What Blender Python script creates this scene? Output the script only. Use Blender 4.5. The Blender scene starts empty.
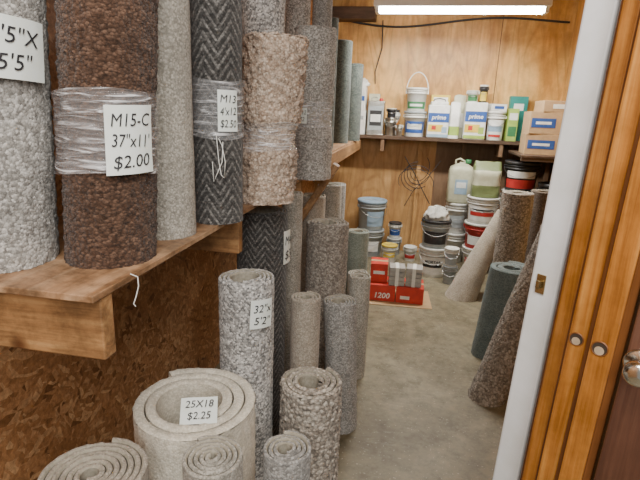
import bpy, math, random, bmesh
from mathutils import Vector, Matrix, noise
random.seed(7)
pi=math.pi
# ---------------------------------------------------------------- materials
def newmat(name):
    m=bpy.data.materials.new(name); m.use_nodes=True
    nt=m.node_tree; bs=nt.nodes['Principled BSDF']
    return m,nt,bs
def N(nt,t,**k):
    n=nt.nodes.new(t)
    for a,b in k.items():
        if a in n.inputs: n.inputs[a].default_value=b
        else: setattr(n,a,b)
    return n
def ramp(nt,stops,interp='LINEAR'):
    r=nt.nodes.new('ShaderNodeValToRGB'); cr=r.color_ramp; cr.interpolation=interp
    while len(cr.elements)<len(stops): cr.elements.new(.5)
    for e,(p,c) in zip(cr.elements,stops):
        e.position=p; e.color=(c[0],c[1],c[2],1)
    return r
def math_n(nt,op,a,b=None):
    n=nt.nodes.new('ShaderNodeMath'); n.operation=op
    for i,v in enumerate((a,b)):
        if v is None: continue
        if isinstance(v,(int,float)): n.inputs[i].default_value=v
        else: nt.links.new(v,n.inputs[i])
    return n.outputs[0]
def mixc(nt,mode,fac,a,b):
    n=nt.nodes.new('ShaderNodeMix'); n.data_type='RGBA'; n.blend_type=mode
    for idx,v in ((0,fac),(6,a),(7,b)):
        if isinstance(v,(int,float)): n.inputs[idx].default_value=v
        elif isinstance(v,tuple): n.inputs[idx].default_value=(v[0],v[1],v[2],1)
        else: nt.links.new(v,n.inputs[idx])
    return n.outputs[2]
def carpet(name,c1,c2,c3,loop=.008,mode='loop',bump=.6,squash=1.0,crev=.7,fuzz=.5):
    m,nt,bs=newmat(name); L=nt.links.new
    tc=N(nt,'ShaderNodeTexCoord'); mp=N(nt,'ShaderNodeMapping'); mp.inputs['Scale'].default_value=(1,1,squash)
    L(tc.outputs['Object'],mp.inputs[0])
    # fibres: jitter the loop cells with a fine noise so tuft borders look fuzzy
    jn=N(nt,'ShaderNodeTexNoise',Scale=1.5/loop,Detail=3.0); L(mp.outputs[0],jn.inputs['Vector'])
    ja=N(nt,'ShaderNodeVectorMath',operation='MULTIPLY_ADD'); L(jn.outputs[1],ja.inputs[0]); q=loop*fuzz*1.6; ja.inputs[1].default_value=(q,q,q); L(mp.outputs[0],ja.inputs[2])
    vo=N(nt,'ShaderNodeTexVoronoi',Scale=1/loop); L(ja.outputs[0],vo.inputs['Vector'])
    sp=N(nt,'ShaderNodeSeparateColor'); L(vo.outputs['Color'],sp.inputs[0])
    nf=N(nt,'ShaderNodeTexNoise',Scale=2.2/loop,Detail=4.0,Roughness=.7); L(tc.outputs['Object'],nf.inputs['Vector'])
    fac=math_n(nt,'ADD',math_n(nt,'MULTIPLY',sp.outputs[0],.66),math_n(nt,'MULTIPLY',nf.outputs[0],.34))
    rc=ramp(nt,[(0.12,c1),(.5,c2),(.85,c3)]); L(fac,rc.inputs[0])
    col=rc.outputs[0]
    hgt=vo.outputs['Distance']
    if mode=='herring':
        su=N(nt,'ShaderNodeSeparateXYZ'); L(tc.outputs['UV'],su.inputs[0])
        u=math_n(nt,'DIVIDE',su.outputs[0],.09); f=math_n(nt,'FRACT',u)
        zig=math_n(nt,'MULTIPLY',math_n(nt,'ABSOLUTE',math_n(nt,'SUBTRACT',f,.5)),.12)
        s=math_n(nt,'FRACT',math_n(nt,'DIVIDE',math_n(nt,'ADD',math_n(nt,'ADD',su.outputs[1],zig),math_n(nt,'MULTIPLY',nf.outputs[0],.006)),.034))
        r2=ramp(nt,[(.0,(.3,.3,.3)),(.5,(.4,.4,.4)),(.6,(1,1,1)),(.86,(1,1,1)),(.96,(.3,.3,.3))]); L(s,r2.inputs[0])
        col=mixc(nt,'MULTIPLY',.9,col,r2.outputs[0])
    dk=ramp(nt,[(.3,(1,1,1)),(.85,(crev,crev,crev))]); L(hgt,dk.inputs[0])  # crevice shade between loops, painted into the base colour
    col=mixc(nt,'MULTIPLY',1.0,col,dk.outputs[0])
    nz=N(nt,'ShaderNodeTexNoise',Scale=9.0,Detail=3.0); L(tc.outputs['Object'],nz.inputs['Vector'])
    rn=ramp(nt,[(.3,(.80,.80,.80)),(.7,(1.1,1.1,1.1))]); L(nz.outputs[0],rn.inputs[0])
    col=mixc(nt,'MULTIPLY',1.0,col,rn.outputs[0])
    L(col,bs.inputs['Base Color'])
    bp=N(nt,'ShaderNodeBump',Strength=bump,Distance=loop*.5,invert=True); L(hgt,bp.inputs['Height'])
    b2=N(nt,'ShaderNodeBump',Strength=.5,Distance=loop*.25); L(nf.outputs[0],b2.inputs['Height']); L(bp.outputs[0],b2.inputs['Normal'])
    L(b2.outputs[0],bs.inputs['Normal'])
    bs.inputs['Roughness'].default_value=1.0
    bs.inputs['Sheen Weight'].default_value=.15; bs.inputs['Sheen Roughness'].default_value=.6
    bs.inputs['Specular IOR Level'].default_value=.05
    return m
def plain(name,c,rough=.5,metal=0,grime=.25,scale=14,spec=.5):
    m,nt,bs=newmat(name); L=nt.links.new
    tc=N(nt,'ShaderNodeTexCoord'); nz=N(nt,'ShaderNodeTexNoise',Scale=float(scale),Detail=5.0,Roughness=.65)
    L(tc.outputs['Object'],nz.inputs['Vector'])
    g=1-grime
    r=ramp(nt,[(.35,(c[0]*g,c[1]*g,c[2]*g*.95)),(.62,c)]); L(nz.outputs[0],r.inputs[0])
    L(r.outputs[0],bs.inputs['Base Color'])
    bs.inputs['Roughness'].default_value=rough; bs.inputs['Metallic'].default_value=metal
    bs.inputs['Specular IOR Level'].default_value=spec
    return m
def wood(name,ca,cb,cc,stretch=(18,1.5,18),wave=3.0,rough=.6,knots=False,bump=.15,stain=.25,ss=2.2,fig=False):
    m,nt,bs=newmat(name); L=nt.links.new
    tc=N(nt,'ShaderNodeTexCoord'); mp=N(nt,'ShaderNodeMapping'); mp.inputs['Scale'].default_value=stretch
    L(tc.outputs['Object'],mp.inputs[0])
    nz=N(nt,'ShaderNodeTexNoise',Scale=1.0,Detail=8.0,Roughness=.6,Distortion=wave*.3); L(mp.outputs[0],nz.inputs['Vector'])
    nz2=N(nt,'ShaderNodeTexNoise',Scale=4.0,Detail=6.0,Roughness=.7); L(mp.outputs[0],nz2.inputs['Vector'])
    s=math_n(nt,'ADD',math_n(nt,'MULTIPLY',nz.outputs[0],.65),math_n(nt,'MULTIPLY',nz2.outputs[0],.35))
    r=ramp(nt,[(.36,ca),(.5,cb),(.64,cc)]); L(s,r.inputs[0])
    col=r.outputs[0]
    n3=N(nt,'ShaderNodeTexNoise',Scale=ss,Detail=6.0,Roughness=.7); L(tc.outputs['Object'],n3.inputs['Vector'])
    g=1-stain
    r3=ramp(nt,[(.38,(g,g*.96,g*.9)),(.6,(1,1,1))]); L(n3.outputs[0],r3.inputs[0])
    col=mixc(nt,'MULTIPLY',1.0,col,r3.outputs[0])
    if fig:
        m2=N(nt,'ShaderNodeMapping'); m2.inputs['Scale'].default_value=(1,1,.22); L(tc.outputs['Object'],m2.inputs[0])
        n4=N(nt,'ShaderNodeTexNoise',Scale=2.2,Detail=2.0,Distortion=.5); L(m2.outputs[0],n4.inputs['Vector'])
        rings=math_n(nt,'FRACT',math_n(nt,'MULTIPLY',n4.outputs[0],16.0))
        rr=ramp(nt,[(0,(.72,.66,.58)),(.25,(1,1,1)),(.8,(1.04,1.04,1.04)),(1,(.72,.66,.58))]); L(rings,rr.inputs[0])
        col=mixc(nt,'MULTIPLY',.65,col,rr.outputs[0])
    if knots:
        vk=N(nt,'ShaderNodeTexVoronoi',Scale=2.3); L(tc.outputs['Object'],vk.inputs['Vector'])
        rk=ramp(nt,[(.03,(.25,.14,.08)),(.07,(1,1,1))]); L(vk.outputs['Distance'],rk.inputs[0])
        col=mixc(nt,'MULTIPLY',1.0,col,rk.outputs[0])
    L(col,bs.inputs['Base Color']); bs.inputs['Roughness'].default_value=rough
    bp=N(nt,'ShaderNodeBump',Strength=bump,Distance=.003); L(s,bp.inputs['Height']); L(bp.outputs[0],bs.inputs['Normal'])
    return m
def osb(name):
    m,nt,bs=newmat(name); L=nt.links.new
    tc=N(nt,'ShaderNodeTexCoord')
    nz=N(nt,'ShaderNodeTexNoise',Scale=5.0,Detail=2.0); L(tc.outputs['Object'],nz.inputs['Vector'])
    add=N(nt,'ShaderNodeVectorMath',operation='MULTIPLY_ADD'); L(nz.outputs[1],add.inputs[0]); add.inputs[1].default_value=(.05,.05,.05); L(tc.outputs['Object'],add.inputs[2])
    cols=[]
    for i,(rot,sc) in enumerate([((.45,0,0),(2,13,62)),((-.5,0,0),(2,15,48)),((1.2,0,0),(2,18,56))]):
        mp=N(nt,'ShaderNodeMapping')
        m1=N(nt,'ShaderNodeMapping'); m1.inputs['Rotation'].default_value=rot; m1.inputs['Location'].default_value=(0,i*3.1,i*1.7)
        L(add.outputs[0],m1.inputs[0]); mp.inputs['Scale'].default_value=sc; L(m1.outputs[0],mp.inputs[0])
        v=N(nt,'ShaderNodeTexVoronoi',Scale=1.0); L(mp.outputs[0],v.inputs['Vector'])
        s=N(nt,'ShaderNodeSeparateColor'); L(v.outputs['Color'],s.inputs[0]); cols.append(s)
    sel=math_n(nt,'GREATER_THAN',cols[0].outputs[1],.5)
    sel2=math_n(nt,'GREATER_THAN',cols[1].outputs[1],.55)
    mx=N(nt,'ShaderNodeMix'); L(sel,mx.inputs[0]); L(cols[0].outputs[0],mx.inputs[2]); L(cols[1].outputs[0],mx.inputs[3])
    mx2=N(nt,'ShaderNodeMix'); L(sel2,mx2.inputs[0]); L(mx.outputs[0],mx2.inputs[2]); L(cols[2].outputs[0],mx2.inputs[3])
    r=ramp(nt,[(0,(.18,.08,.03)),(.08,(.33,.155,.06)),(.6,(.44,.22,.095)),(1,(.60,.36,.18))]); L(mx2.outputs[0],r.inputs[0])
    n2=N(nt,'ShaderNodeTexNoise',Scale=60.0,Detail=5.0,Roughness=.7); L(tc.outputs['Object'],n2.inputs['Vector'])
    r2=ramp(nt,[(.32,(.6,.58,.56)),(.68,(1.25,1.25,1.25))]); L(n2.outputs[0],r2.inputs[0])
    L(mixc(nt,'MULTIPLY',1.0,r.outputs[0],r2.outputs[0]),bs.inputs['Base Color'])
    bp=N(nt,'ShaderNodeBump',Strength=.3,Distance=.002); L(mx2.outputs[0],bp.inputs['Height']); L(bp.outputs[0],bs.inputs['Normal'])
    bs.inputs['Roughness'].default_value=.5
    return m
def concrete(name):
    m,nt,bs=newmat(name); L=nt.links.new
    tc=N(nt,'ShaderNodeTexCoord')
    n1=N(nt,'ShaderNodeTexNoise',Scale=1.9,Detail=7.0,Roughness=.62,Distortion=.5); L(tc.outputs['Object'],n1.inputs['Vector'])
    n2=N(nt,'ShaderNodeTexNoise',Scale=11.0,Detail=9.0,Roughness=.72); L(tc.outputs['Object'],n2.inputs['Vector'])
    r=ramp(nt,[(.32,(.115,.095,.057)),(.47,(.185,.16,.104)),(.60,(.235,.21,.142)),(.75,(.32,.295,.215))]); L(n1.outputs[0],r.inputs[0])
    r2=ramp(nt,[(.34,(.62,.60,.55)),(.5,(.98,.98,.97)),(.68,(1.28,1.26,1.2))]); L(n2.outputs[0],r2.inputs[0])
    c=mixc(nt,'MULTIPLY',1.0,r.outputs[0],r2.outputs[0])
    # pale scuffs and drips
    ms=N(nt,'ShaderNodeMapping'); ms.inputs['Scale'].default_value=(1,3.2,1); ms.inputs['Rotation'].default_value=(0,0,.9); L(tc.outputs['Object'],ms.inputs[0])
    v=N(nt,'ShaderNodeTexNoise',Scale=5.0,Detail=10.0,Roughness=.8,Distortion=1.2); L(ms.outputs[0],v.inputs['Vector'])
    r3=ramp(nt,[(.58,(0,0,0)),(.68,(1,1,1))]); L(v.outputs[0],r3.inputs[0])
    sp=N(nt,'ShaderNodeSeparateColor'); L(r3.outputs[0],sp.inputs[0])
    c=mixc(nt,'MIX',math_n(nt,'MULTIPLY',sp.outputs[0],.35),c,(.46,.43,.34))
    v2=N(nt,'ShaderNodeTexNoise',Scale=95.0,Detail=2.0); L(tc.outputs['Object'],v2.inputs['Vector'])
    r4=ramp(nt,[(.68,(0,0,0)),(.72,(1,1,1))]); L(v2.outputs[0],r4.inputs[0])
    s4=N(nt,'ShaderNodeSeparateColor'); L(r4.outputs[0],s4.inputs[0])
    c=mixc(nt,'MIX',math_n(nt,'MULTIPLY',s4.outputs[0],.5),c,(.58,.55,.47))
    L(c,bs.inputs['Base Color']); bs.inputs['Roughness'].default_value=.5; bs.inputs['Specular IOR Level'].default_value=.35
    bp=N(nt,'ShaderNodeBump',Strength=.12,Distance=.003); L(n2.outputs[0],bp.inputs['Height']); L(bp.outputs[0],bs.inputs['Normal'])
    return m
def plastic_wrap(name):
    m,nt,bs=newmat(name); L=nt.links.new
    tc=N(nt,'ShaderNodeTexCoord'); mp=N(nt,'ShaderNodeMapping'); mp.inputs['Scale'].default_value=(9,9,70); L(tc.outputs['Object'],mp.inputs[0])
    n1=N(nt,'ShaderNodeTexNoise',Scale=1.0,Detail=4.0,Distortion=1.6); L(mp.outputs[0],n1.inputs['Vector'])
    r=ramp(nt,[(.48,(.12,.12,.12)),(.58,(.30,.30,.30)),(.68,(.85,.85,.85))]); L(n1.outputs[0],r.inputs[0])
    L(r.outputs[0],bs.inputs['Alpha'])
    bs.inputs['Base Color'].default_value=(.82,.82,.84,1); bs.inputs['Roughness'].default_value=.1
    bp=N(nt,'ShaderNodeBump',Strength=1.0,Distance=.008); L(n1.outputs[0],bp.inputs['Height']); L(bp.outputs[0],bs.inputs['Normal'])
    return m
def emis(name,c,s):
    m,nt,bs=newmat(name); bs.inputs['Emission Color'].default_value=(*c,1); bs.inputs['Emission Strength'].default_value=s
    return m
# ---------------------------------------------------------------- mesh builder
class B:
    def __init__(s,name):
        s.name=name; s.v=[]; s.f=[]; s.mi=[]; s.sm=[]; s.uv=[]; s.mats=[]
    def m(s,mat):
        if mat not in s.mats: s.mats.append(mat)
        return s.mats.index(mat)
    def add(s,vs,fs,mat,smooth=True,uv=None):
        o=len(s.v); s.v+= [tuple(v) for v in vs]; s.uv += (uv if uv else [(v[0],v[2]) for v in vs])
        if isinstance(mat,list): ids=[s.m(x) for x in mat]
        else: ids=[s.m(mat)]*len(fs)
        for f,i in zip(fs,ids):
            s.f.append(tuple(k+o for k in f)); s.mi.append(i); s.sm.append(smooth)
    def box(s,c,d,mat,bev=.004,rot=0,rotm=None):
        bm=bmesh.new(); bmesh.ops.create_cube(bm,size=1)
        for v in bm.verts: v.co=Vector((v.co.x*d[0],v.co.y*d[1],v.co.z*d[2]))
        if bev>0: bmesh.ops.bevel(bm,geom=list(bm.edges),offset=min(bev,min(d)*.45),segments=2,affect='EDGES',profile=.5)
        M=(rotm.to_4x4() if rotm else Matrix.Rotation(rot,4,'Z'))
        bm.verts.index_update()
        s.add([Vector(c)+(M@v.co) for v in bm.verts],[[v.index for v in f.verts] for f in bm.faces],mat,False)
        bm.free()
    def tube(s,pts,r,mat,n=7):
        vs=[];fs=[]; P=[Vector(p) for p in pts]
        for i,p in enumerate(P):
            t=(P[min(i+1,len(P)-1)]-P[max(i-1,0)]).normalized()
            a=t.orthogonal().normalized() if i==0 else (pa-t*pa.dot(t)).normalized()
            pa=a; b=t.cross(a)
            for k in range(n): vs.append(p+a*math.cos(2*pi*k/n)*r+b*math.sin(2*pi*k/n)*r)
        for i in range(len(P)-1):
            for k in range(n): fs.append((i*n+k,i*n+(k+1)%n,(i+1)*n+(k+1)%n,(i+1)*n+k))
        s.add(vs,fs,mat)
    def lathe(s,prof,mat,c=(0,0,0),n=40,axis=None,smooth=True):
        vs=[];fs=[];m=len(prof)
        Rm=axis if axis else Matrix.Identity(3)
        for k in range(n):
            a=2*pi*k/n
            for r,z in prof: vs.append(Vector(c)+Rm@Vector((r*math.cos(a),r*math.sin(a),z)))
        mats=[]
        for k in range(n):
            k2=(k+1)%n
            for j in range(m-1):
                fs.append((k*m+j,k2*m+j,k2*m+j+1,k*m+j+1))
                mats.append(mat[j] if isinstance(mat,list) else mat)
        s.add(vs,fs,mats,smooth)
    def done(s,loc=(0,0,0),rot=None):
        me=bpy.data.meshes.new(s.name); me.from_pydata(s.v,[],s.f)
        for m in s.mats: me.materials.append(m)
        me.polygons.foreach_set('material_index',s.mi); me.polygons.foreach_set('use_smooth',s.sm)
        ul=me.uv_layers.new(name='UVMap')
        li=[0]*len(me.loops); me.loops.foreach_get('vertex_index',li)
        flat=[]
        for i in li: flat+=[s.uv[i][0],s.uv[i][1]]
        ul.data.foreach_set('uv',flat)
        me.update()
        o=bpy.data.objects.new(s.name,me); bpy.context.collection.objects.link(o); o.location=loc
        if rot: o.rotation_euler=rot
        return o
_tc={}
def textgeo(body,size,bold=.0):
    k=(body,size,bold)
    if k in _tc: return _tc[k]
    c=bpy.data.curves.new('t','FONT'); c.body=body; c.size=size; c.offset=bold; c.align_x='CENTER'; c.resolution_u=3; c.shear=.15
    o=bpy.data.objects.new('t',c); bpy.context.collection.objects.link(o); bpy.context.view_layer.update()
    me=bpy.data.meshes.new_from_object(o)
    vs=[(v.co.x,v.co.y) for v in me.vertices]; fs=[tuple(p.vertices) for p in me.polygons]
    bpy.data.objects.remove(o); bpy.data.meshes.remove(me)
    _tc[k]=(vs,fs); return vs,fs
# ---------------------------------------------------------------- shared materials
M_paper=plain('paper_label',(.74,.79,.77),.7,grime=.06,scale=30)
M_ink=plain('marker_ink',(.015,.015,.02),.6,grime=0)
M_wrap=plastic_wrap('stretch_wrap')
M_back=plain('carpet_backing',(.36,.33,.27),.95,grime=.3,scale=80,spec=.1)
M_string=plain('white_string',(.75,.75,.72),.6,grime=.05)
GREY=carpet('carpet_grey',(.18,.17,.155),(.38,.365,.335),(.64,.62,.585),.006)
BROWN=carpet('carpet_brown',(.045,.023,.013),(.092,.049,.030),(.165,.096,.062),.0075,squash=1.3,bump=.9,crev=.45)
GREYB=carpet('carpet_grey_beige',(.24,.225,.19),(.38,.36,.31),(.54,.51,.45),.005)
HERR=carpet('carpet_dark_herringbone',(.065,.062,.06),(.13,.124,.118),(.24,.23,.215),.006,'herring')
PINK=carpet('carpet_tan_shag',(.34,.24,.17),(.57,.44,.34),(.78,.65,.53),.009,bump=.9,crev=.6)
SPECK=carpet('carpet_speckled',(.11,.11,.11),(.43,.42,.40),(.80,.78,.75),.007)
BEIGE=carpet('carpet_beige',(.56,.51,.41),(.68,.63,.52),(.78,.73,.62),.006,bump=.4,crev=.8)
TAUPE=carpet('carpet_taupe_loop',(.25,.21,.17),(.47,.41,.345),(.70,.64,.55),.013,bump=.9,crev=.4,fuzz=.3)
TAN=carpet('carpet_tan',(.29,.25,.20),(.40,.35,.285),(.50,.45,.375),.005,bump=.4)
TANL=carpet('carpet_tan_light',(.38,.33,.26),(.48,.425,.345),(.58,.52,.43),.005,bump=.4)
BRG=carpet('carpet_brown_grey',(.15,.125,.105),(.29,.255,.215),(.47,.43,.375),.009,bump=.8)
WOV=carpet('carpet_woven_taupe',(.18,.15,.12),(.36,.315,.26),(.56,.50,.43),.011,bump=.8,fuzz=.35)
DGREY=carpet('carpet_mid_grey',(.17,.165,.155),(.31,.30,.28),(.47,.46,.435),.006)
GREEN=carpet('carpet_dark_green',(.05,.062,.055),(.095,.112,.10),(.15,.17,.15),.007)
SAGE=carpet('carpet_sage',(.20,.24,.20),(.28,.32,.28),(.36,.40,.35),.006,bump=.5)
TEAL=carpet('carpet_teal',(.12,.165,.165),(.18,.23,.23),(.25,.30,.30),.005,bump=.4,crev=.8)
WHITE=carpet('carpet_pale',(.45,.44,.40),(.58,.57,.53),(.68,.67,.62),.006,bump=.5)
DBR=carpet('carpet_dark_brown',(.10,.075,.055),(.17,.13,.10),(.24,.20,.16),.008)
# ---------------------------------------------------------------- carpet roll
def roll(name,base,r,h,mat,turns=1.6,pitch=.016,seg=44,rows=10,amp=.0015,freq=40,lean=(0,0),rtop=None,seam=None,back=None,
         labels=(),wraps=(),card=None,strings=(),pinch=.04):
    back=back or M_back; b=B(name); bx,by,bz=base
    thc=math.atan2(-by,-bx)
    if seam is None: seam=thc+pi+random.uniform(-.7,.7)
    n=int(turns*seg); th=pitch*.84; rt=(rtop or r)/r
    ph=random.uniform(0,50)
    def P(rad,a,z,w=1):
        k=1+(rt-1)*z/h
        q=1+.012*math.sin(2*a+ph)+.008*math.sin(3*a+ph*2)+.010*noise.noise(Vector((math.cos(a)*1.5,math.sin(a)*1.5,z*5+ph)))
        for (w0,w1) in wraps:
            c=(w0+w1)/2; q-=pinch*math.exp(-((z-c)/((w1-w0)*.5))**4)
        x=rad*k*q*math.cos(a); y=rad*k*q*math.sin(a)
        return Vector((x+lean[0]*z/h,y+lean[1]*z/h,z))
    outer=[];inner=[]
    for i in range(n+1):
        t=i/seg; a=seam-2*pi*t
        rc=r-pitch*t
        outer.append((rc,a)); inner.append((rc-th,a))
    zs=[h*(j/rows) for j in range(rows)]+[h-.004]
    m=len(zs)
    vs=[];uv=[];fs=[]
    for (rad,a) in outer:
        for z in zs:
            d=amp*noise.noise(Vector((rad*math.cos(a)*freq+ph,rad*math.sin(a)*freq,z*freq))) + (amp*1.2 if amp>.003 else 0)*noise.noise(Vector((rad*math.cos(a)*freq*2.3,rad*math.sin(a)*freq*2.3+ph,z*freq*2.3)))
            vs.append(P(rad+d,a,z)); uv.append((a*r,z))
    for i in range(n):
        for j in range(m-1): fs.append((i*m+j,i*m+j+1,(i+1)*m+j+1,(i+1)*m+j))
    b.add(vs,fs,mat,True,uv)
    vs=[];uv=[];fs=[]; zi=[max(0,h-.35),h-.1,h-.004]; zi=[0]+[z for z in zi if z>0]; mi=len(zi)
    for (rad,a) in inner:
        for z in zi: vs.append(P(rad,a,z)); uv.append((a*r,z))
    for i in range(n):
        for j in range(mi-1): fs.append((i*mi+j,(i+1)*mi+j,(i+1)*mi+j+1,i*mi+j+1))
    b.add(vs,fs,back,True,uv)
    vs=[];uv=[];fs=[];mt=[]
    for i in range(n+1):
        for (rad,a),z in ((outer[i],h-.004),((outer[i][0]-th*.2,outer[i][1]),h+.001),((inner[i][0]+th*.35,inner[i][1]),h+.001),((inner[i][0]+th*.18,inner[i][1]),h-.001),(inner[i],h-.004)):
            dz=amp*noise.noise(Vector((rad*math.cos(a)*90,rad*math.sin(a)*90,ph)))+.006*noise.noise(Vector((a*.5,ph,0)))
            vs.append(P(rad,a,z+dz if rad!=outer[i][0] and rad!=inner[i][0] else z)); uv.append((a*r,z+rad))
    for i in range(n):
        for j in range(4):
            fs.append((i*5+j,i*5+j+1,(i+1)*5+j+1,(i+1)*5+j)); mt.append(mat if j<2 else back)
    b.add(vs,fs,mt,True,uv)
    for idx in (0,n):
        o=outer[idx];q=inner[idx]
        b.add([P(o[0],o[1],0),P(q[0],q[1],0),P(q[0],q[1],h-.004),P(o[0],o[1],h-.004)],[(0,1,2,3)],mat,False)
    for lb in labels:
        off,z0,w,hh,tilt,lines=lb[:6]; rr=r*(1+(rt-1)*z0/h)*1.02+.009
        a0=thc+math.radians(off); ct,st=math.cos(tilt),math.sin(tilt)
        def Q(sx,sy,e=0):
            x=sx*ct-sy*st; y=sx*st+sy*ct
            return P(rr+e,a0+x/rr,z0+y)/1.0
        nx=10;ny=4;vs=[];fs=[]
        for i in range(nx+1):
            for j in range(ny+1): vs.append(Q((i/nx-.5)*w,(j/ny-.5)*hh,.0006*math.sin(i*1.3+j)))
        for i in range(nx):
            for j in range(ny): fs.append((i*(ny+1)+j,(i+1)*(ny+1)+j,(i+1)*(ny+1)+j+1,i*(ny+1)+j+1))
        b.add(vs,fs,M_paper)
        k=len(lines); lh=hh/(k+.35)
        for li,t in enumerate(lines):
            sz=lh*.88
            tv,tf=textgeo(t,sz,0)
            if not tv: continue
            wd=max(p[0] for p in tv)-min(p[0] for p in tv); sc=min(1,w*.8/wd)
            y0=hh/2-lh*(li+1)+.0; wob=.04*math.sin(li*2.3+off)
            b.add([Q(p[0]*sc,p[1]+y0+p[0]*wob,.0022) for p in tv],tf,M_ink,False)
    for (z0,z1) in wraps:
        vs=[];fs=[];na=72;nz=16
        for i in range(na):
            for j in range(nz+1):
                a=2*pi*i/na; z=z0+(z1-z0)*j/nz+.006*math.sin(a*2+ph)
                vs.append(P(r*1.005+.005+.004*noise.noise(Vector((math.cos(a)*2,math.sin(a)*2+z*8,z*70+ph))),a,z))
        for i in range(na):
            for j in range(nz): fs.append((i*(nz+1)+j,((i+1)%na)*(nz+1)+j,((i+1)%na)*(nz+1)+j+1,i*(nz+1)+j+1))
        b.add(vs,fs,M_wrap)
    for pts in strings:
        b.tube([P(r*1.02+.008,thc+math.radians(o),z) for o,z in pts],.0014,M_string)
    if card:
        cx,cy,cz,w,hh,rz,tx,lines=card
        Mx=Matrix.Rotation(rz,3,'Z')@Matrix.Rotation(tx,3,'X')
        C=Vector((cx,cy,cz))
        nx=6; vs=[];fs=[]
        for i in range(nx+1):
            for j in (0,1): vs.append(C+Mx@Vector(((i/nx-.5)*w,(j-.5)*hh,.002*math.sin(i))))
        for i in range(nx): fs.append((i*2,(i+1)*2,(i+1)*2+1,i*2+1))
        b.add(vs,fs,M_paper)
        lh=hh/(len(lines)+.3)
        for li,t in enumerate(lines):
            tv,tf=textgeo(t,lh*.88,0)
            wd=max(p[0] for p in tv)-min(p[0] for p in tv); sc=min(1,w*.8/wd)
            b.add([C+Mx@Vector((p[0]*sc,p[1]+hh/2-lh*(li+1)+.003,.004)) for p in tv],tf,M_ink,False)
    return b.done((bx,by,bz))
# ---------------------------------------------------------------- room shell
XW,XR,YB,ZC=-1.1,1.55,5.7,2.8
M_osb=osb('osb_panel'); M_floor=concrete('concrete_floor')
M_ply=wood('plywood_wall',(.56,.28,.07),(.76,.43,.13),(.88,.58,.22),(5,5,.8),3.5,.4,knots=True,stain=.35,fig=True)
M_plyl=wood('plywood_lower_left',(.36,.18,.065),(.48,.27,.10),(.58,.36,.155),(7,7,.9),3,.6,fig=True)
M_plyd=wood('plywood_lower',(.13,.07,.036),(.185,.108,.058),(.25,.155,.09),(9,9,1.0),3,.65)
M_stud=wood('pine_stud',(.42,.24,.10),(.55,.34,.16),(.64,.43,.23),(30,30,1.4),2,.6)
M_shelf=wood('shelf_plywood',(.23,.12,.055),(.39,.23,.125),(.51,.335,.20),(16,1.3,16),3,.5,stain=.6,ss=11,bump=.5)
M_beam=wood('shelf_beam',(.20,.095,.035),(.38,.20,.08),(.50,.30,.13),(1.5,26,26),5,.55,stain=.55,ss=8,bump=.4,knots=True)
M_fas=wood('shelf_fascia',(.20,.10,.04),(.33,.18,.075),(.43,.25,.12),(30,1.3,30),3,.6,stain=.4)
M_dkw=wood('dark_wood',(.05,.03,.018),(.085,.05,.03),(.12,.075,.045),(3,20,20),2,.7)
def slab(name,c,d,mat,bev=0):
    b=B(name); b.box((0,0,0),d,mat,bev); return b.done(c)
slab('floor',(.6,2.5,-.05),(5.0,6.6,.1),M_floor)
slab('ceiling',(.225,2.5,ZC+.05),(2.85,6.6,.1),M_ply)
slab('wall_left',(XW-.05,2.25,ZC/2),(.1,7.1,ZC),M_osb)
slab('wall_right',(XR+.05,3.5,ZC/2),(.1,4.6,ZC),M_ply)
b=B('wall_back')
b.box((.225,YB+.05,2.08),(2.85,.1,1.44),M_ply,0)
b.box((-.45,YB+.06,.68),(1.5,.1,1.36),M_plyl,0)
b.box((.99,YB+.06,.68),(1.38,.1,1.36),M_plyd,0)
for x in (-.95,.12,.60,1.1,1.5): b.box((x,YB-.02,.68),(.045,.07,1.36),M_plyd if x>.3 else M_plyl,.002)
b.box((.85,YB-.002,2.08),(.006,.006,1.44),M_dkw,0)
b.done()
slab('trim_1',(-.78,5.58,2.62),(.62,.2,.12),M_dkw,.004)
b=B('wall_front'); b.box((1.07,1.3,ZC/2),(1.06,.1,ZC),M_ply,0); b.done()
M_white=plain('white_paint',(.78,.80,.82),.35,grime=.14,scale=5)
M_oak=wood('varnished_frame',(.28,.10,.018),(.44,.175,.034),(.56,.255,.06),(40,40,1.2),3,.22,stain=.35,ss=4)
M_oakd=wood('varnished_frame_dark',(.12,.04,.010),(.18,.065,.016),(.24,.09,.025),(30,30,.9),2,.35)
M_brdoor=wood('brown_door_wood',(.065,.027,.016),(.10,.042,.025),(.14,.065,.038),(30,30,.9),2,.3)
M_brass=plain('brass',(.62,.50,.28),.25,1,grime=.3)
M_nickel=plain('satin_nickel',(.75,.73,.68),.2,1,grime=.2)
M_hole=plain('bore_hole_shadow',(.04,.025,.016),.9,grime=0)
M_bore=plain('lit_raw_wood_bore',(.50,.38,.26),.8,grime=.3)
def vpanel(b,p0,p1,th,mat,z0=0,z1=2.6,bev=.003):
    """vertical board whose visible face runs from p0 to p1 in plan"""
    d=Vector((p1[0]-p0[0],p1[1]-p0[1])); n=Vector((-d.y,d.x)).normalized()
    if n.y<0: n=-n
    c=Vector(((p0[0]+p1[0])/2,(p0[1]+p1[1])/2))+n*th/2
    b.box((c.x,c.y,(z0+z1)/2),(d.length,th,z1-z0),mat,bev,rot=math.atan2(d.y,d.x))
    return n
b=B('door_jamb')
vpanel(b,(.336,1.25),(.388,1.20),.11,M_white,bev=.006)
vpanel(b,(.386,1.178),(.394,1.155),.05,M_oakd)
n0=vpanel(b,(.378,1.145),(.405,1.115),.05,M_oak,bev=.006)
vpanel(b,(.400,1.112),(.405,1.106),.04,M_oakd)
n1=vpanel(b,(.393,1.085),(.428,1.060),.05,M_oak,bev=.006)
vpanel(b,(.421,1.055),(.427,1.048),.04,M_oakd)
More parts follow.
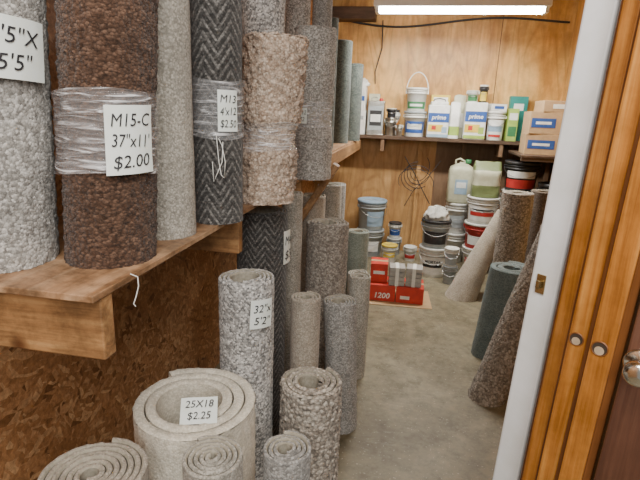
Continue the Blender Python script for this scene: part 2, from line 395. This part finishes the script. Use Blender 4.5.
n2=vpanel(b,(.418,1.030),(.458,1.000),.05,M_oak,bev=.006)
vpanel(b,(.455,1.0),(.468,.99),.04,M_oakd)
def hole(b,x,y,z,n,r):
    ax=Vector((-n.x,-n.y,0)).to_track_quat('Z','Y').to_matrix()
    b.lathe([(.0001,.0012),(r*.95,.0012)],M_hole,(x,y,z),28,ax)
    b.lathe([(.0001,.0016),(r*.62,.0016)],M_bore,(x,y,z-r*.28),28,ax)  # paler low disc paints the lit raw wood inside the bore
    b.lathe([(r*.92,.0),(r*.94,.0022),(r*1.04,.0022),(r*1.1,0)],M_oakd,(x,y,z),28,ax)
hole(b,.4080,1.0743,1.128,n1,.0145); hole(b,.4350,1.0173,1.137,n2,.0155)
JS=0.030
for v in range(len(b.v)):
    x,y,z=b.v[v]; b.v[v]=(x+JS*(z-1.3),y,z)
b.done()
b=B('strike_plate'); b.box((.353,1.2265,1.2),(.024,.004,.05),M_brass,.0015,rot=math.atan2(-.05,.048)); b.box((.347,1.222,1.2),(.012,.012,.022),M_brass,.003,rot=math.atan2(-.05,.048)); b.done()
b=B('door_1')
ND=vpanel(b,(.462,.965),(1.15,.60),.04,M_brdoor,bev=.004)
dd=Vector((.688,-.365)).normalized()
for z0,z1 in ((.2,.95),(1.25,2.35)):
    P=lambda t:(.462+dd.x*t-ND.x*.008,.965+dd.y*t-ND.y*.008)
    vpanel(b,P(.12),P(.62),.012,M_brdoor,z0,z1,.006)
for v in range(len(b.v)):
    x,y,z=b.v[v]; b.v[v]=(x+JS*(z-1.3),y,z)
b.done()
b=B('door_knob')
ax=Vector((-ND.x,-ND.y,0)).to_track_quat('Z','Y').to_matrix()
b.lathe([(.03,0),(.032,.004),(.028,.009),(.012,.012),(.010,.03),(.018,.035),(.026,.045),(.0265,.055),(.022,.064),(.012,.068),(.0001,.069)],M_nickel,(0,0,0),32,ax)
kx=.458+dd.x*.028; ky=.965+dd.y*.028
b.done((kx-ND.x*.001,ky-ND.y*.001,1.145))
# ---------------------------------------------------------------- shelves
XE=-.575
b=B('wooden_shelf')
b.box(((XW+XE)/2,1.785,1.2325),(XE-XW,2.03,.015),M_shelf,.002)
for y in (.80,1.60,2.6):
    b.box(((XW+XE-.005)/2,y+.02,1.155),(XE-XW-.005,.04,.138),M_beam,.004)
b.box((XW+.02,1.79,1.155),(.04,1.98,.138),M_fas,.003)
b.done()
b=B('wooden_shelf')
b.box((XW+.28,4.1,1.322),(.54,2.55,.016),M_shelf,.002)
b.box((-.555,4.1,1.265),(.038,2.55,.10),M_fas,.004)
b.box((-.6,2.84,1.0),(.04,.08,.7),M_fas,.004,rotm=Matrix.Rotation(.55,3,'Y'))
b.done()
b=B('back_shelf')
b.box((.225,5.55,1.36),(2.64,.3,.02),M_dkw,.002)
b.box((.225,5.41,1.35),(2.64,.02,.035),M_dkw,.003)
for x in (-.3,.95): b.box((x,5.55,1.27),(.04,.28,.14),M_plyd,.003)
b.done()
b=B('side_shelf'); b.box((1.28,5.05,1.27),(.53,.66,.02),M_dkw,.002); b.box((1.28,4.74,1.25),(.53,.03,.05),M_dkw,.003); b.done()
b=B('loose_thread'); b.tube([(XE+.0,.90,1.243),(XE+.014,.905,1.236),(XE+.015,.905,1.215),(XE+.01,.90,1.19),(XE+.005,.897,1.175),(XE+.008,.9,1.168)],.0013,M_string); b.done()
# ---------------------------------------------------------------- rolls on the left shelf
Z=1.2405
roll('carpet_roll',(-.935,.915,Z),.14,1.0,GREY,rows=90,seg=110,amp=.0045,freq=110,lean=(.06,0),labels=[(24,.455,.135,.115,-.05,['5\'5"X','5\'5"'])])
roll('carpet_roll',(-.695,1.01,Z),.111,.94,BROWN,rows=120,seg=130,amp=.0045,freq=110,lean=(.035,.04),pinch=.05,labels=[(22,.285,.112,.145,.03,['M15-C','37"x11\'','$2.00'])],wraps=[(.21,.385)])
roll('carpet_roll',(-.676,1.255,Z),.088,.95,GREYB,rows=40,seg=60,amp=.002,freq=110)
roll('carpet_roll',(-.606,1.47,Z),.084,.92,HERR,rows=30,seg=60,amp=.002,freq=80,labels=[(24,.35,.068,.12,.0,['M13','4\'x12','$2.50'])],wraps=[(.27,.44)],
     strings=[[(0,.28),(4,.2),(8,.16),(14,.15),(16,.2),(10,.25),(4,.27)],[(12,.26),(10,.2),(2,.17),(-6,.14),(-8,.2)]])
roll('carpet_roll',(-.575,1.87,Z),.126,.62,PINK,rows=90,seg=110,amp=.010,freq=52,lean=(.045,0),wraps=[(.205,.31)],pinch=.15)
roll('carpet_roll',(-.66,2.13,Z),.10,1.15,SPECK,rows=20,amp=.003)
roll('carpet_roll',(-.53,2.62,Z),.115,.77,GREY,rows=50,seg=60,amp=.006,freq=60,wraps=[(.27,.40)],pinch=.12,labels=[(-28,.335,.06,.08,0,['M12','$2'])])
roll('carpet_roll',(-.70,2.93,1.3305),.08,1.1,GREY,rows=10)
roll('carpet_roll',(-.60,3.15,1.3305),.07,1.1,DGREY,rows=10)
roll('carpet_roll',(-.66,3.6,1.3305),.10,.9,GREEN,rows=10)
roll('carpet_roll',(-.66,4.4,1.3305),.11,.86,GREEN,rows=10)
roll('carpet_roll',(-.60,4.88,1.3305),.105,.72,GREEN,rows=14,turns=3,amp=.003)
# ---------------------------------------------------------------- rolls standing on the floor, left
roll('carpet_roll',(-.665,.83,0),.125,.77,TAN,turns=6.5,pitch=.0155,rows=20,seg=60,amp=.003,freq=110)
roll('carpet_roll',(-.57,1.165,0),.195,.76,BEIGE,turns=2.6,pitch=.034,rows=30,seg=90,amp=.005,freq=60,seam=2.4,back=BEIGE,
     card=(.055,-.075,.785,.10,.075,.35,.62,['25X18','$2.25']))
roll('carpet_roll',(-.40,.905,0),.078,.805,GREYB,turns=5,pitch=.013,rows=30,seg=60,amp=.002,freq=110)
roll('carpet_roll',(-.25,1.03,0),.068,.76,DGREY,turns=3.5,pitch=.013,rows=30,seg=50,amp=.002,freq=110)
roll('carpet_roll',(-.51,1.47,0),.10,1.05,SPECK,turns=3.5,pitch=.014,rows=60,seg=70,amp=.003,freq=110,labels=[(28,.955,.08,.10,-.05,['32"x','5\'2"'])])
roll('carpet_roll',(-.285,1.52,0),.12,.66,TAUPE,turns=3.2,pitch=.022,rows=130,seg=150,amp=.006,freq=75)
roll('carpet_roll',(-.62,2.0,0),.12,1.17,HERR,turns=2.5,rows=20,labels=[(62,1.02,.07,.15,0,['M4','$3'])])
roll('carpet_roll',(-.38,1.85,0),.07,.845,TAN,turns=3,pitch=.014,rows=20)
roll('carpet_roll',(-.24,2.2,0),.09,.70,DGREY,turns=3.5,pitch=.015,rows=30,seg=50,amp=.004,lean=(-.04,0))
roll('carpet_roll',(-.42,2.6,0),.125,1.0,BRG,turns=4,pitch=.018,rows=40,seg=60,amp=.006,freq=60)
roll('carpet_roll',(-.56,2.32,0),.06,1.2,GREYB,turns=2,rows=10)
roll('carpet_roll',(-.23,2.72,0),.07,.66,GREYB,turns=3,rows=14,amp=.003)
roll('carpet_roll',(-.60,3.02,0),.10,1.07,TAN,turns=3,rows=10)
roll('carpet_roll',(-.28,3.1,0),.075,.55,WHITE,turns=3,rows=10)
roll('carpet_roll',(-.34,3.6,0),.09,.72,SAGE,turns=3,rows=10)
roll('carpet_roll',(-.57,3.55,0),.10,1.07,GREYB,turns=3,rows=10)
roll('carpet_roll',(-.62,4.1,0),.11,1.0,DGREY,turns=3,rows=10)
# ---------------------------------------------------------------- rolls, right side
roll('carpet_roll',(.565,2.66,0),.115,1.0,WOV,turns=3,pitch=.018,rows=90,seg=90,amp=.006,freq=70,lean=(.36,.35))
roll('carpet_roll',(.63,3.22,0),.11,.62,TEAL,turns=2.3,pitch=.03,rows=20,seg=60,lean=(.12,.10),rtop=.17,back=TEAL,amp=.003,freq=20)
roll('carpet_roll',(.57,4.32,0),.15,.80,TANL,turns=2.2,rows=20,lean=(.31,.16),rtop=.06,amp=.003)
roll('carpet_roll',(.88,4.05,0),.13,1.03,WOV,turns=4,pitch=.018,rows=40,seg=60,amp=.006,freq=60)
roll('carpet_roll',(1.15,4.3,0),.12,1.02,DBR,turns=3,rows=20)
# ---------------------------------------------------------------- buckets
def P_(n,c,r=.45,g=.18): return plain(n,c,r,grime=g)
W1=P_('bucket_white',(.74,.75,.72)); GR=P_('bucket_grey',(.36,.40,.42)); RD=P_('bucket_red',(.50,.035,.03)); BK=P_('bucket_black',(.03,.03,.033))
GN=P_('green_label',(.05,.20,.08)); BL=P_('blue_label',(.03,.09,.32)); WL=P_('white_label',(.80,.81,.79)); LB=P_('light_blue',(.30,.42,.55)); YL=P_('yellow_label',(.70,.52,.08)); CREAM=P_('jug_cream',(.52,.52,.38)); TL=P_('teal_label',(.02,.24,.22))
LG=P_('lime_label',(.35,.50,.10)); OR=P_('orange_label',(.70,.25,.04)); OL=P_('bag_olive',(.16,.20,.08))
M_wire=plain('wire_steel',(.4,.4,.4),.35,1); M_tin=plain('tin_steel',(.62,.61,.57),.3,1,grime=.3); M_card=plain('cardboard',(.46,.31,.17),.8,grime=.15); M_tape=plain('packing_tape',(.50,.38,.22),.3,grime=.05)
def bucket(b,z,r,h,body,lid=None,label=None,txt=None,bail='down',dx=0,dy=0,face=0):
    lid=lid or body
    prof=[(.0001,0),(r*.86,0),(r*.87,.004),(r*.955,h*.74),(r*1.02,h*.745),(r*1.02,h*.765),(r*.962,h*.77),(r*.97,h*.84),(r*1.03,h*.845),(r*1.03,h*.865),(r*.975,h*.87),(r*.98,h*.92)]
    b.lathe(prof,body,(dx,dy,z),40)
    b.lathe([(r*.98,h*.90),(r*1.06,h*.905),(r*1.065,h*.985),(r*1.03,h),(r*.97,h),(r*.95,h*.965),(r*.35,h*.965),(r*.33,h*.975),(.0001,h*.975)],lid,(dx,dy,z),40)
    for sgn in (-1,1):
        a=face+sgn*pi/2
        b.box((dx+r*1.05*math.cos(a),dy+r*1.05*math.sin(a),z+h*.80),(.014,.03,.03),body,.004,rot=a)
    pts=[]
    for i in range(15):
        t=pi*i/14; s=math.cos(t); q=math.sin(t)
        if bail=='up': loc=(0, -s*r*1.07, h*.8+q*r*1.9)
        else: loc=(q*r*1.12, -s*r*1.07, h*.8-q*h*.33)
        x=loc[0]*math.cos(face)-loc[1]*math.sin(face); y=loc[0]*math.sin(face)+loc[1]*math.cos(face)
        pts.append((dx+x,dy+y,z+loc[2]))
    b.tube(pts,.006 if bail=='up' else .003,M_string if bail=='up' else M_wire)
    if label:
        for li,(m_,zz0,zz1,aw) in enumerate(label):
            vs=[];fs=[]
            for i in range(17):
                a=face+(i/16-.5)*aw
                for zz in (zz0,zz1):
                    rr=r*(.87+.085*zz/.74)+.0025+.0015*li; vs.append((dx+rr*math.cos(a),dy+rr*math.sin(a),z+h*zz))
            for i in range(16): fs.append((i*2,i*2+2,i*2+3,i*2+1))
            b.add(vs,fs,m_)
    if txt:
        t,zz,sz,mt=txt; tv,tf=textgeo(t,sz,.001); rr=r*.95+.008
        b.add([(dx+rr*math.cos(face+p[0]/rr),dy+rr*math.sin(face+p[0]/rr),z+h*zz+p[1]) for p in tv],tf,mt,False)
def stack(name,x,y,z0,items):
    fc=math.atan2(-y,-x)
    z=z0
    for it in items:
        b=B(name); bucket(b,0,it['r'],it['h'],it['body'],it.get('lid'),it.get('label'),it.get('txt'),it.get('bail','down'),0,0,fc+it.get('f',0))
        b.done((x,y,z)); z+=it['h']+.001
stack('paint_bucket',-.37,5.45,0,[dict(r=.15,h=.31,body=GR,label=[(WL,.2,.6,1.6)]),dict(r=.16,h=.34,body=GR,lid=LB,label=[(LB,.15,.65,1.4)],f=.4)])
stack('paint_bucket',-.13,5.25,0,[dict(r=.085,h=.19,body=W1,lid=YL,label=[(YL,.3,.6,1.8)])])
stack('paint_can',-.09,5.55,0,[dict(r=.08,h=.2,body=GR,lid=W1),dict(r=.07,h=.18,body=W1,lid=BK,label=[(BL,.2,.6,2)])])
stack('paint_can',.10,5.35,0,[dict(r=.07,h=.16,body=W1,lid=W1,label=[(RD,.2,.5,2)])])
stack('paint_bucket',.33,4.9,0,[dict(r=.14,h=.31,body=W1,label=[(WL,.1,.7,2.6),(BK,.35,.45,1.6)],txt=('MORTAR',.5,.04,M_ink)),dict(r=.14,h=.28,body=GR,lid=BK,label=[(BK,.15,.6,1.9)])])
stack('paint_can',.49,4.68,0,[dict(r=.068,h=.18,body=GR),dict(r=.066,h=.18,body=W1,label=[(GR,.1,.7,2.4)])])
stack('paint_bucket',.80,5.17,0,[dict(r=.15,h=.27,body=W1,label=[(RD,.15,.6,1.9)],txt=('BOND',.3,.05,WL)),dict(r=.155,h=.27,body=RD,lid=W1,label=[(WL,.15,.5,1.8)]),dict(r=.155,h=.27,body=W1,lid=W1,label=[(WL,.1,.7,2.4),(RD,.3,.45,1.8),(BK,.5,.56,1.8)])])
stack('paint_bucket',.58,5.48,0,[dict(r=.12,h=.34,body=W1),dict(r=.12,h=.34,body=W1,label=[(GR,.2,.6,1.6)])])
stack('paint_bucket',1.13,5.15,0,[dict(r=.16,h=.30,body=GR),dict(r=.16,h=.30,body=W1,label=[(BL,.1,.5,2)]),dict(r=.16,h=.30,body=W1,label=[(LB,.1,.6,2)]),dict(r=.16,h=.29,body=BK,lid=BK,label=[(RD,.1,.4,2.2),(WL,.45,.68,2)])])
stack('paint_bucket',1.38,4.86,0,[dict(r=.14,h=.34,body=GR),dict(r=.14,h=.34,body=BK),dict(r=.14,h=.34,body=BK,label=[(GR,.1,.5,1.5)])])
def heap(name,loc,r,h,mat,seed):
    b=B(name); vs=[];fs=[];na=40;nr=14
    for j in range(nr+1):
        t=j/nr
        for i in range(na):
            a=2*pi*i/na; d=1+.4*noise.noise(Vector((math.cos(a)*2.5,math.sin(a)*2.5,t*4+seed)))
            rr=r*math.cos(t*pi/2)**.6*d; z=h*(math.sin(t*pi/2))*(1+.45*noise.noise(Vector((math.cos(a)*3+seed,math.sin(a)*3,t*4))))
            vs.append((rr*math.cos(a),rr*math.sin(a),z))
    for j in range(nr):
        for i in range(na): fs.append((j*na+i,j*na+(i+1)%na,(j+1)*na+(i+1)%na,(j+1)*na+i))
    b.add(vs,fs,mat); return b.done(loc)
RAG=P_('rag_cloth',(.55,.55,.52),.9,.35)
heap('crumpled_rag',(.33,4.9,.592),.12,.11,RAG,3.3)
def sq(b,prof,mat,wx,wy,c,rot):
    vs=[];fs=[];n=32
    for k in range(n):
        a=2*pi*k/n; ca,sa=math.cos(a),math.sin(a); e=.45
        x=abs(ca)**e*(1 if ca>0 else -1); y=abs(sa)**e*(1 if sa>0 else -1)
        for r,z in prof:
            X,Y=x*r*wx,y*r*wy; vs.append((c[0]+X*math.cos(rot)-Y*math.sin(rot),c[1]+X*math.sin(rot)+Y*math.cos(rot),c[2]+z))
    m=len(prof)
    for k in range(n):
        for j in range(m-1): fs.append((k*m+j,((k+1)%n)*m+j,((k+1)%n)*m+j+1,k*m+j+1))
    b.add(vs,fs,mat)
b=B('plastic_jug')
sq(b,[(.001,0),(.95,0),(1,.015),(1,.34),(.9,.385),(.45,.42),(.22,.425),(.22,.44),(.001,.44)],CREAM,.135,.10,(0,0,0),0)
b.lathe([(.032,.43),(.034,.465),(.030,.47),(.0001,.47)],GN,(.06,0,0),20)
b.tube([(-.07,0,.40),(-.07,0,.46),(-.03,0,.475),(.02,0,.45),(.02,0,.42)],.011,CREAM)
b.box((0,-.1015,.18),(.13,.003,.16),LB,.001); b.box((0,-.104,.2),(.10,.003,.06),WL,.001)
b.done((.58,5.47,.684))
# ---------------------------------------------------------------- tile boxes on the floor
RB=plain('red_carton',(.60,.045,.025),.6,grime=.2); GB=P_('grey_wrapped_tile',(.42,.41,.39),.4,.35)
def carton(name,c,d,mat,rot=0,label=(),tape=True,txt=None):
    b=B(name); b.box((0,0,d[2]/2),d,mat,.003)
    if tape: b.box((0,0,d[2]+.0005),(d[0]*1.001,.045,.0015),M_tape,0)
    b.box((0,0,d[2]+.0002),(d[0]*.99,.002,.001),M_ink,0)
    for k,(m_,x,z,w,h) in enumerate(label): b.box((x,-d[1]/2-.001-.0006*k,z),(w,.002,h),m_,0)
    if txt:
        t,x,z,sz,mt=txt; tv,tf=textgeo(t,sz,.0015); b.add([(p[0]+x,-d[1]/2-.004,p[1]+z) for p in tv],tf,mt,False)
    b.done(c,(0,0,rot))
b=B('cardboard_sheet'); b.box((0,0,.004),(.62,.42,.006),M_card,.001); b.done((-.02,4.12,0),(0,0,.06))
carton('tile_box',(-.14,4.12,.0075),(.235,.26,.145),RB,.02,txt=('1200',.0,.03,.07,WL))
carton('tile_box',(.105,4.12,.0075),(.235,.26,.145),RB,.0,label=[(WL,-.04,.05,.08,.03)])
carton('tile_box',(-.18,4.16,.154),(.15,.2,.17),RB,.05,label=[(WL,0,.09,.1,.03)])
def tilepack(c,rot):
    b=B('tile_pack')
    for i in range(4): b.box((0,0,.02+.042*i),(.135,.15,.038),GB,.003)
    b.box((0,0,.083),(.03,.155,.168),M_string,.001); b.done(c,(0,0,rot))
tilepack((-.02,4.08,.154),.06); tilepack((.13,4.09,.154),-.04)
# ---------------------------------------------------------------- items on the back shelf
zs=1.3705
carton('paint_box',(-.575,5.52,zs),(.14,.2,.26),WL,.0,tape=False,label=[(GR,0,.18,.1,.04)])
carton('paint_box',(-.58,5.52,zs+.262),(.13,.19,.25),WL,.0,tape=False,label=[(BL,0,.12,.11,.05)])
def fcan(name,x,y,z,w,d,h,mat,cap,lab=None):
    b=B(name); b.box((0,0,h/2),(w,d,h),mat,.012); b.box((0,0,h-.004),(w*1.02,d*1.02,.012),M_tin,.005); b.box((0,0,.006),(w*1.02,d*1.02,.012),M_tin,.005)
    b.lathe([(.02,0),(.022,.025),(.018,.03),(.0001,.03)],cap,(w*.25,0,h),20)
    b.tube([(-w*.3,0,h),(-w*.3,0,h+.03),(-w*.2,0,h+.04),(0,0,h+.04),(w*.05,0,h+.03),(w*.05,0,h)],.004,M_wire)
    if lab:
        for k,(m_,zz,hh,ww) in enumerate(lab): b.box((0,-d/2-.0015-.001*k,zz*h),(w*ww,.003,h*hh),m_,.001)
    return b.done((x,y,z))
fcan('solvent_can',-.395,5.50,zs,.185,.13,.36,M_tin,RD,[(GR,.5,.7,.9),(BK,.5,.45,.7),(WL,.5,.22,.6)])
carton('paint_box',(-.43,5.62,zs),(.12,.09,.44),CREAM,0,tape=False)
heap('crumpled_paper',(-.57,5.52,zs+.5135),.075,.07,P_('crumpled_paper_white',(.75,.75,.72),.9,.2),1.7)
def gcarton(x,acc,w=.22,h=.34,txt='grout',lid=True,c2=None,y=5.50,rot=0):
    b=B('grout_box'); b.box((0,0,h/2),(w,.18,h),WL,.008)
    b.box((0,-.0915,h*.62),(w*.98,.003,h*.28),BL,.001)
    tv,tf=textgeo(txt,.062,.0015); b.add([(p[0],-.096,p[1]+h*.57) for p in tv],tf,WL,False)
    b.box((-w*.12,-.0915,h*.30),(w*.7,.003,h*.22),acc,.001); b.box((w*.3,-.0935,h*.25),(w*.25,.003,h*.18),c2 or LG,.001)
    b.box((-w*.2,-.0935,h*.31),(w*.2,.003,h*.12),RD,.001)
    b.box((0,-.0915,h*.07),(w*.98,.003,h*.09),c2 or LG,.001)
    if lid:
        b.box((0,0,h+.018),(w*.8,.15,.036),WL,.008); b.tube([(-w*.3,0,h+.03),(-w*.25,0,h+.06),(0,0,h+.07),(w*.25,0,h+.06),(w*.3,0,h+.03)],.006,BK)
    b.done((x,y,zs),(0,0,rot))
def bag(name,x,y,z,w,d,h,mat,lab,lo=3,hi=6):
    b=B(name); vs=[];fs=[];n=32;m=12
    for j in range(m+1):
        t=j/m; kx=1.0 if t<.85 else 1-(t-.85)*.6; ky=1 if t<.7 else max(.06,1-(t-.7)/.3*.92)
        for k in range(n):
            a=2*pi*k/n; e=.5; ca,sa=math.cos(a),math.sin(a)
            X=abs(ca)**e*(1 if ca>0 else -1)*w/2*kx; Y=abs(sa)**e*(1 if sa>0 else -1)*d/2*ky
            q=1+.10*noise.noise(Vector((X*20,Y*20,t*6+x)))
            vs.append((X*q,Y*q,h*t*(1+.04*noise.noise(Vector((X*15,x,t))))))
    for j in range(m):
        for k in range(n): fs.append((j*n+k,j*n+(k+1)%n,(j+1)*n+(k+1)%n,(j+1)*n+k))
    mt=[lab if lo<=f//n<=hi else mat for f in range(len(fs))]
    b.add(vs,fs,mt); b.add([(0,0,0)]+[vs[k] for k in range(n)],[(0,k+1,(k+1)%n+1) for k in range(n)],mat); b.done((x,y,z))
for xx,yy,rr,hh in ((-.228,5.5,.062,.19),(-.13,5.45,.036,.12)):
    stack('paint_can',xx,yy,zs,[dict(r=rr,h=hh,body=M_tin,lid=M_tin)])
stack('paint_can',-.228,5.5,zs+.1905,[dict(r=.05,h=.1,body=BK,lid=W1)])
stack('paint_can',-.19,5.62,zs,[dict(r=.048,h=.28,body=W1,lid=BK,label=[(OR,.2,.6,2.5)])])
stack('paint_bucket',.03,5.52,zs,[dict(r=.115,h=.27,body=W1,lid=GR,label=[(BL,.15,.6,2.2),(WL,.3,.5,1.6)]),dict(r=.11,h=.24,body=W1,lid=W1,label=[(GN,.1,.4,2.2),(WL,.2,.3,1.4)],bail='up')])
gcarton(.275,YL,txt='prime',c2=LB,rot=.03); gcarton(.655,YL,h=.38,lid=False,txt='prime')
carton('paint_box',(.29,5.64,zs),(.2,.07,.45),YL,0,tape=False,label=[(WL,0,.4,.15,.05)])
stack('paint_can',.61,5.50,zs+.3805,[dict(r=.058,h=.12,body=W1,lid=W1,label=[(GN,.1,.6,2)])])
stack('paint_can',.72,5.52,zs+.3805,[dict(r=.042,h=.18,body=BK,lid=W1,label=[(YL,.1,.6,2)])])
bag('grout_bag',.447,5.49,zs,.11,.12,.38,WL,LG,1,3)
bag('grout_bag',.50,5.635,zs,.14,.08,.46,CREAM,WL)
stack('paint_bucket',.875,5.5,zs,[dict(r=.092,h=.30,body=W1,lid=W1,label=[(WL,.1,.7,2.2),(LB,.3,.5,1.8),(RD,.12,.2,1.5)])])
carton('paint_box',(.87,5.51,zs+.3015),(.16,.14,.07),WL,.2,tape=False,label=[(BL,0,.035,.1,.03)])
carton('paint_box',(1.03,5.49,zs),(.10,.17,.33),LG,.0,tape=False,label=[(WL,0,.25,.08,.07),(GN,0,.1,.08,.1)])
carton('paint_box',(1.10,5.625,zs),(.18,.09,.46),TL,.0,tape=False,label=[(WL,0,.35,.1,.07)])
bag('seed_bag',.80,5.17,.8135,.27,.22,.36,OL,CREAM,4,8)
for k,(z_,w_,h_,dx_) in enumerate([(1.2805,.38,.19,0),(1.4715,.34,.2,-.012),(1.6725,.26,.10,.04)]):
    carton('cardboard_box',(1.26+dx_,5.02,z_),(w_,.3,h_),M_card,.05*(k-1),label=[(BL,-.05,h_*.5,w_*.62,h_*.42),(WL,-.05,h_*.5,w_*.4,h_*.12)] if k<2 else [(WL,0,.05,.1,.04)])
# cable along the back wall
b=B('electrical_cable')
pts=[(-.9+2.4*i/30,YB-.02,2.60-.05*math.sin(i/30*pi*2.2)-.05*math.sin(i/30*pi)) for i in range(31)]
b.tube(pts,.011,BK); b.tube([(-.40,YB-.02,2.58),(-.39,YB-.02,2.3),(-.45,YB-.02,2.05),(-.44,YB-.02,1.92)],.006,BK); b.done()
b=B('wire_coil')
for k in range(5):
    pp=[]
    for i in range(20):
        t=i/19*pi*1.2+k*.9
        pp.append((.20*math.cos(t)*(1-.12*k),.012*k,.15*math.sin(t)+.04*k))
    b.tube(pp,.004,BK)
b.tube([(-.2,0,.25),(-.05,0,.1),(.08,0,-.05),(.22,0,-.2)],.005,BK); b.tube([(.2,.01,.3),(.12,.0,.1),(.0,0,-.1),(-.05,0,-.3)],.004,BK)
b.done((.10,5.57,.86),(0,.2,0))
# ---------------------------------------------------------------- light fixture
M_tube=emis('fluorescent_tube',(1,.98,.93),45); M_fix=P_('fixture_white',(.8,.8,.78),.4,.05)
b=B('ceiling_light')
b.box((0,0,.045),(1.42,.15,.05),M_fix,.008)
for yy in (-.04,.04): b.tube([(-.66,yy,0),(.66,yy,0)],.019,M_tube,14)
for xx in (-.68,.68): b.box((xx,0,.0),(.03,.12,.045),M_fix,.004)
for xx in (-.5,.5): b.tube([(xx,0,.06),(xx,0,.34)],.004,M_wire)
b.done((.31,4.5,2.455))
def area(name,loc,sx,sy,p,col,rot=(0,0,0)):
    l=bpy.data.lights.new(name,'AREA'); l.shape='RECTANGLE'; l.size=sx; l.size_y=sy; l.energy=p; l.color=col
    o=bpy.data.objects.new(name,l); bpy.context.collection.objects.link(o); o.location=loc; o.rotation_euler=rot
area('room_light',(.31,4.5,2.42),1.3,.12,62,(1,.97,.90))
area('doorway_light',(.1,.0,2.75),1.3,.5,46,(1,.97,.92),(.15,0,0))
area('corridor_light',(.4,-1.2,2.4),1.4,.9,50,(1,.97,.93),(1.1,0,.1))
w=bpy.data.worlds.new('w'); bpy.context.scene.world=w; w.use_nodes=True
w.node_tree.nodes['Background'].inputs[0].default_value=(1,.98,.95,1); w.node_tree.nodes['Background'].inputs[1].default_value=.32
# ---------------------------------------------------------------- camera
psi,p,phi=math.radians(10),math.radians(15),math.radians(2.2)
F=Vector((-math.sin(psi)*math.cos(p),math.cos(psi)*math.cos(p),-math.sin(p)))
R0=Vector((math.cos(psi),math.sin(psi),0)); U0=R0.cross(F)
R=R0*math.cos(phi)+U0*math.sin(phi); U=-R0*math.sin(phi)+U0*math.cos(phi)
cam=bpy.data.cameras.new('camera'); o=bpy.data.objects.new('camera',cam); bpy.context.collection.objects.link(o)
m=Matrix((R,U,-F)).transposed().to_4x4(); m.translation=(0,0,1.6); o.matrix_world=m
cam.sensor_width=36; cam.lens=27; cam.clip_start=.02
bpy.context.scene.camera=o
